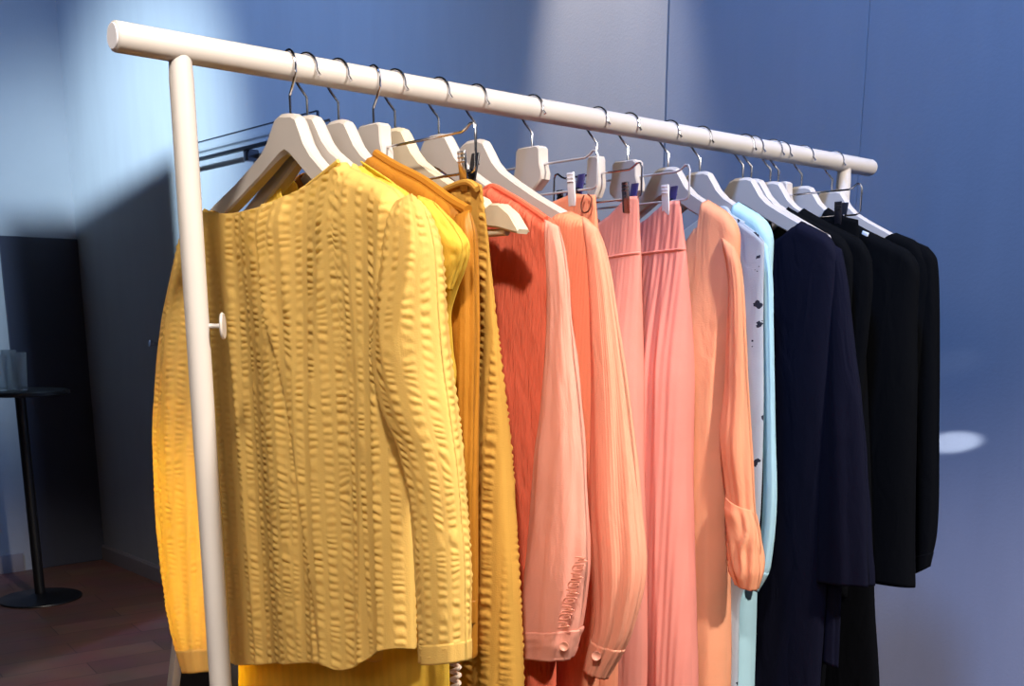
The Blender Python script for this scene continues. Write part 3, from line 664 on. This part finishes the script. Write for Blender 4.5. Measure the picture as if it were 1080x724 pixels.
# --- 12 light blue shirt and floral front
s = HS[11]
g = garment('blue_shirt', s, 'light blue shirt with pale grey floral front, between peach blouse and navy shirt', 'shirt')
Rt = px(s, (812, 265), (808, 330), (800, 450), (795, 560), (790, 724)) + [(.14, .6)]
sh = px(s, (775, 229), (800, 245), (812, 264))
top = mir(sh) + [(-.03, 1.43), (0, 1.42), (.03, 1.43)] + sh
body('shirt_body', s, sky, g, mir(Rt)[::-1], Rt, top, top, [(-.2, .62), (.2, .62)], T=(.032, .05), folds=((.010, 5, .25),), N=100, Mr=110, seed=111, wc=.004, sh=(-.068, .068))
Rf = px(s - .036, (806, 256), (805, 330), (805, 450), (802, 540), (794, 595), (780, 640), (778, 724)) + [(.11, .6)]
shf = px(s - .036, (775, 230), (798, 247), (806, 256))
topf = mir(shf) + [(-.03, 1.42), (0, 1.41), (.03, 1.42)] + shf
body('floral_front', s, floral, g, mir(Rf)[::-1], Rf, topf, topf, [(-.2, .62), (.2, .62)], T=(.010, .016), folds=((.005, 6, .25),), N=90, Mr=100, seed=112, wc=-.036)
neckband(s, px(s, (757, 232), (762, 224), (770, 222), (776, 230), (790, 238)), floral, g, w=-.012, r=.005, name='collar')
rows = [((799, 247), (811, 262)), ((802, 285), (815, 295)), ((803, 340), (816, 345)), ((805, 450), (818, 450)), ((804, 540), (819, 545)), ((799, 588), (813, 598)), ((787, 618), (800, 625))]
o = sleeve('sleeve', s, sky, g, rows, wc=-.006, flat=.5, folds=(.10, 2.2, 1.2), seed=37, Mr=120)
sleeve('cuff', s, sky, o, rows, wc=-.006, flat=.5, t0=.93, grow=.05, Mr=12, folds=(.10, 2.2, 1.2), seed=37)

# --- 13 navy shirt
s = HS[12]
g = garment('navy_shirt', s, 'navy long-sleeved shirt with wide neck, first of the dark garments', 'shirt')
sh = px(s, (847, 237), (868, 248), (888, 262))
Rt = [(.183, 1.440), (.188, 1.38), (.19, 1.2), (.20, .98), (.20, .9)]
top = mir(sh) + [(-.07, 1.43), (0, 1.41), (.05, 1.43)] + sh
body('shirt_body', s, navy, g, mir(Rt)[::-1], Rt, top, top, [(-.2, .56), (.2, .60)], T=(.026, .03), folds=((.007, 5, .25),), N=90, Mr=110, seed=121, wc=-.006, sh=(-.115, .115))
neckband(s, px(s, (812, 262), (826, 254), (838, 246), (847, 238)), navy, g, w=-.012, r=.003)
rows = [((868, 252), (889, 264)), ((873, 290), (895, 300)), ((874, 330), (900, 350)), ((868, 430), (911, 440)), ((862, 540), (919, 555)), ((860, 612), (923, 619))]
o = sleeve('sleeve', s, navy, g, rows, wc=-.004, flat=.42, folds=(.12, 2.2, 1.2), seed=41, Mr=120)

# --- 14 dark navy shirt behind
s = HS[13]
g = garment('dark_navy_shirt', s, 'dark navy shirt pressed behind the first navy shirt, its sleeve end lowest', 'shirt')
Rt = [(.185, 1.436), (.188, 1.38), (.19, 1.2), (.19, .98), (.185, .60)]
top = [(-.185, 1.436), (-.065, 1.50), (-.05, 1.45), (0, 1.42), (.05, 1.45), (.065, 1.50), (.185, 1.436)]
body('shirt_body', s, black, g, mir(Rt)[::-1], Rt, top, top, [(-.2, .56), (.2, .60)], T=(.024, .024), folds=((.006, 5, .25),), N=80, Mr=90, seed=131, wc=.006, sh=(-.065, .065))
rows = [((868, 265), (886, 272)), ((868, 320), (889, 330)), ((866, 430), (890, 440)), ((862, 560), (888, 580)), ((862, 640), (886, 650)), ((861, 694), (884, 705))]
o = sleeve('sleeve', s, navy, g, rows, wc=-.012, flat=.35, folds=(.10, 2.2, 1.2), seed=43, Mr=110)

# --- 15 black top
s = HS[14]
g = garment('dark_tunic', s, 'black tunic hidden between the dark navy shirt and black trousers', 'tunic')
Rt = [(.19, 1.432), (.195, 1.38), (.19, 1.2), (.19, .9)]
top = [(-.19, 1.432), (-.06, 1.505), (-.045, 1.46), (0, 1.44), (.045, 1.46), (.06, 1.505), (.19, 1.432)]
body('tunic_body', s, black, g, mir(Rt)[::-1], Rt, top, top, [(-.2, .9), (.2, .9)], T=(.026, .03), folds=((.006, 5, .25),), N=70, Mr=80, seed=141, sh=(-.06, .06))

# --- 16 black trousers on clips
s = HS[15]
g = garment('black_trousers', s, 'long black trousers clipped to the dark wire hanger', 'trousers')
Rt = px(s, (905, 232), (910, 330), (917, 480), (922, 640), (927, 724)) + [(.26, .6)]
top = [(-.15, 1.478), (-.118, 1.494), (0, 1.476), (.118, 1.494), Rt[0]]
body('trousers_body', s, black, g, mir(Rt)[::-1], Rt, top, top, [(-.26, .6), (.26, .6)], T=(.010, .035), folds=((.008, 5, .25),), N=80, Mr=90, seed=151)

# --- 17 black blouse
s = HS[16]
g = garment('black_blouse', s, 'black blouse whose square hem shows left of the last shirt, small white tag at neck', 'blouse')
Rt = [(.145, 1.466), (.185, 1.448), (.212, 1.425), (.222, 1.38), (.235, 1.2), (.250, 1.0), (.259, .91)]
top = [(-.222, 1.42), (-.185, 1.446), (-.052, 1.514), (-.04, 1.47), (0, 1.45), (.04, 1.47), (.052, 1.514), (.185, 1.446), (.222, 1.42)]
Rt = Rt[2:]; Rt[0] = (.222, 1.42)
body('blouse_body', s, black, g, mir(Rt)[::-1], Rt, top, top, [(-.26, .914), (.26, .914)], T=(.028, .045), folds=((.006, 5, .25),), N=80, Mr=90, seed=161, sh=(-.052, .052))
u, z = U(913, 247, s - .012); MB().box((s - .0135, -u, z), (.0015, .012, .007), M=Matrix.Rotation(.35, 4, 'X'), bev=.0006).build('neck_tag', tag_m, g)

# --- 18 last black shirt
s = HS[17]
g = garment('black_shirt', s, 'black long-sleeved shirt, last garment on the rail against the blue wall', 'shirt')
sh = px(s, (948, 246), (968, 254), (982, 263))
Rt = [sh[-1], (.20, 1.39), (.20, 1.2), (.20, .92)]
top = mir(sh) + [(-.07, 1.43), (0, 1.41), (.06, 1.43)] + sh
body('shirt_body', s, black, g, mir(Rt)[::-1], Rt, top, top, [(-.26, .93), (.26, .93)], T=(.024, .030), folds=((.006, 5, .25),), N=80, Mr=90, wc=-.010, seed=171, sh=(sh[0][0] * -1, sh[0][0]))
rows = [((958, 252), (981, 262)), ((960, 272), (990, 274)), ((960, 310), (992, 310)), ((960, 450), (992, 450)), ((961, 560), (990, 560)), ((964, 606), (982, 597))]
o = sleeve('sleeve', s, black, g, rows, wc=-.004, flat=.5, folds=(.08, 2.2, 1.2), seed=47, Mr=110)
sleeve('cuff', s, black, o, rows, wc=-.004, flat=.5, t0=.95, grow=.05, Mr=12, folds=(.08, 2.2, 1.2), seed=47)

# ---------------------------------------------------------------- bar table with glasses
tx, ty = 1.212, 4.27
t = thing('bar_table', 'black round bar table with disc foot at the left edge of the frame', 'table', (tx, ty, 0))
MB().lathe([(.0001, 0), (.185, 0), (.192, .004), (.190, .010), (.05, .020), (.03, .030), (.0001, .030)], (tx, ty, 0), n=48).build('base', black_metal, t)
MB().lathe([(.024, .025), (.024, .985), (.06, .988), (.06, .995), (.0001, .996)], (tx, ty, 0), n=28).build('pole', black_metal, t)
MB().lathe([(.0001, .994), (.215, .994), (.222, .998), (.222, 1.012), (.217, 1.016), (.0001, 1.016)], (tx, ty, 0), n=56).build('tabletop', black_metal, t)
gls = []
def glass(x, y, label, h=.165):
    b = MB(); pr = [(.0001, .004), (.022, .004), (.023, 0), (.0245, .0005), (.034, h), (.0325, h), (.0225, .008), (.0001, .008)]
    v0 = len(b.v); b.lathe(pr, (x, y, 1.0162), n=36)
    for i, v_ in enumerate(b.v):
        a = math.atan2(v_[1] - y, v_[0] - x); r = math.hypot(v_[0] - x, v_[1] - y)
        if v_[2] > 1.03 and r > .005: k = 1 + .035 * math.cos(12 * a); b.v[i] = (x + (v_[0] - x) * k, y + (v_[1] - y) * k, v_[2])
    o = b.build('drinking_glass', clear_m); tagp(o, label, 'glass', 'clear glasses on the bar table')
glass(tx - .085, ty - .03, 'clear fluted glass on the black bar table, left of three')
glass(tx - .005, ty - .055, 'clear fluted glass on the black bar table, in front of the other two', .175)
glass(tx - .02, ty + .035, 'clear fluted glass on the black bar table, rear of three', .185)

# ---------------------------------------------------------------- wall shelf strip
t = thing('wall_strip', 'clear acrylic strip on a dark rail fixed to the wall behind the hangers', 'shelf', (XW, 3.0, 2.0))
strip_m = glassmat('clear_strip', alpha=.16)
MB().box((XW - .05, 2.985, 2.032), (.008, 1.11, .06), bev=.002).build('acrylic_strip', strip_m, t)
MB().box((XW - .05, 2.985, 1.997), (.018, 1.11, .013), bev=.002).build('rail', black_metal, t)
MB().box((XW - .05, 2.985, 2.0635), (.009, 1.11, .004)).build('edge_bead', dark_chrome, t)
MB().box((XW - .05, 2.43, 2.030), (.010, .006, .066), bev=.002).build('end_bar', dark_chrome, t)
for y in (2.97, 3.5):
    MB().box((XW - .026, y, 1.972), (.052, .035, .045), bev=.004).build('bracket', dark_chrome, t)
b = MB(); c = Vector((XW, 3.975, 1.22)); b.lathe([(.0001, 0), (.017, 0), (.017, .005), (.008, .008), (.008, .046), (.015, .054), (.015, .066), (.0001, .070)], c, (-1, 0, .15), 20)
tagp(b.build('wall_peg', chrome), 'small shiny metal peg on the dark wall left of the yellow sleeve', 'peg')

# ---------------------------------------------------------------- A-frame stand behind the yellow sleeve
t = thing('folding_board', 'dark folding floor board with slim grey frame standing behind the yellow sleeve', 'board', (.62, .80, 0))
ay, az = .796, .93
for sgn, fy in ((1, 1.165), (-1, .43)):
    d = Vector((0, fy - ay, -az)); M = Matrix.Rotation(math.atan2(d.y, -d.z), 4, 'X'); c = Vector((.62, (ay + fy) / 2, az / 2))
    for bx in (.409, .831): MB().box((bx, c.y, c.z), (.018, .022, d.length), M=M, bev=.002).build('leg', grey_metal, t)
    MB().box((.62, ay + (fy - ay) * .48, az * .52), (.405, .008, d.length * .88), M=M).build('board_panel', black_metal, t)
MB().tube([(.40, ay, az), (.84, ay, az)], .010, 12).build('hinge', grey_metal, t)

for o in bpy.data.objects:
    if '_org' in o.keys(): del o['_org']
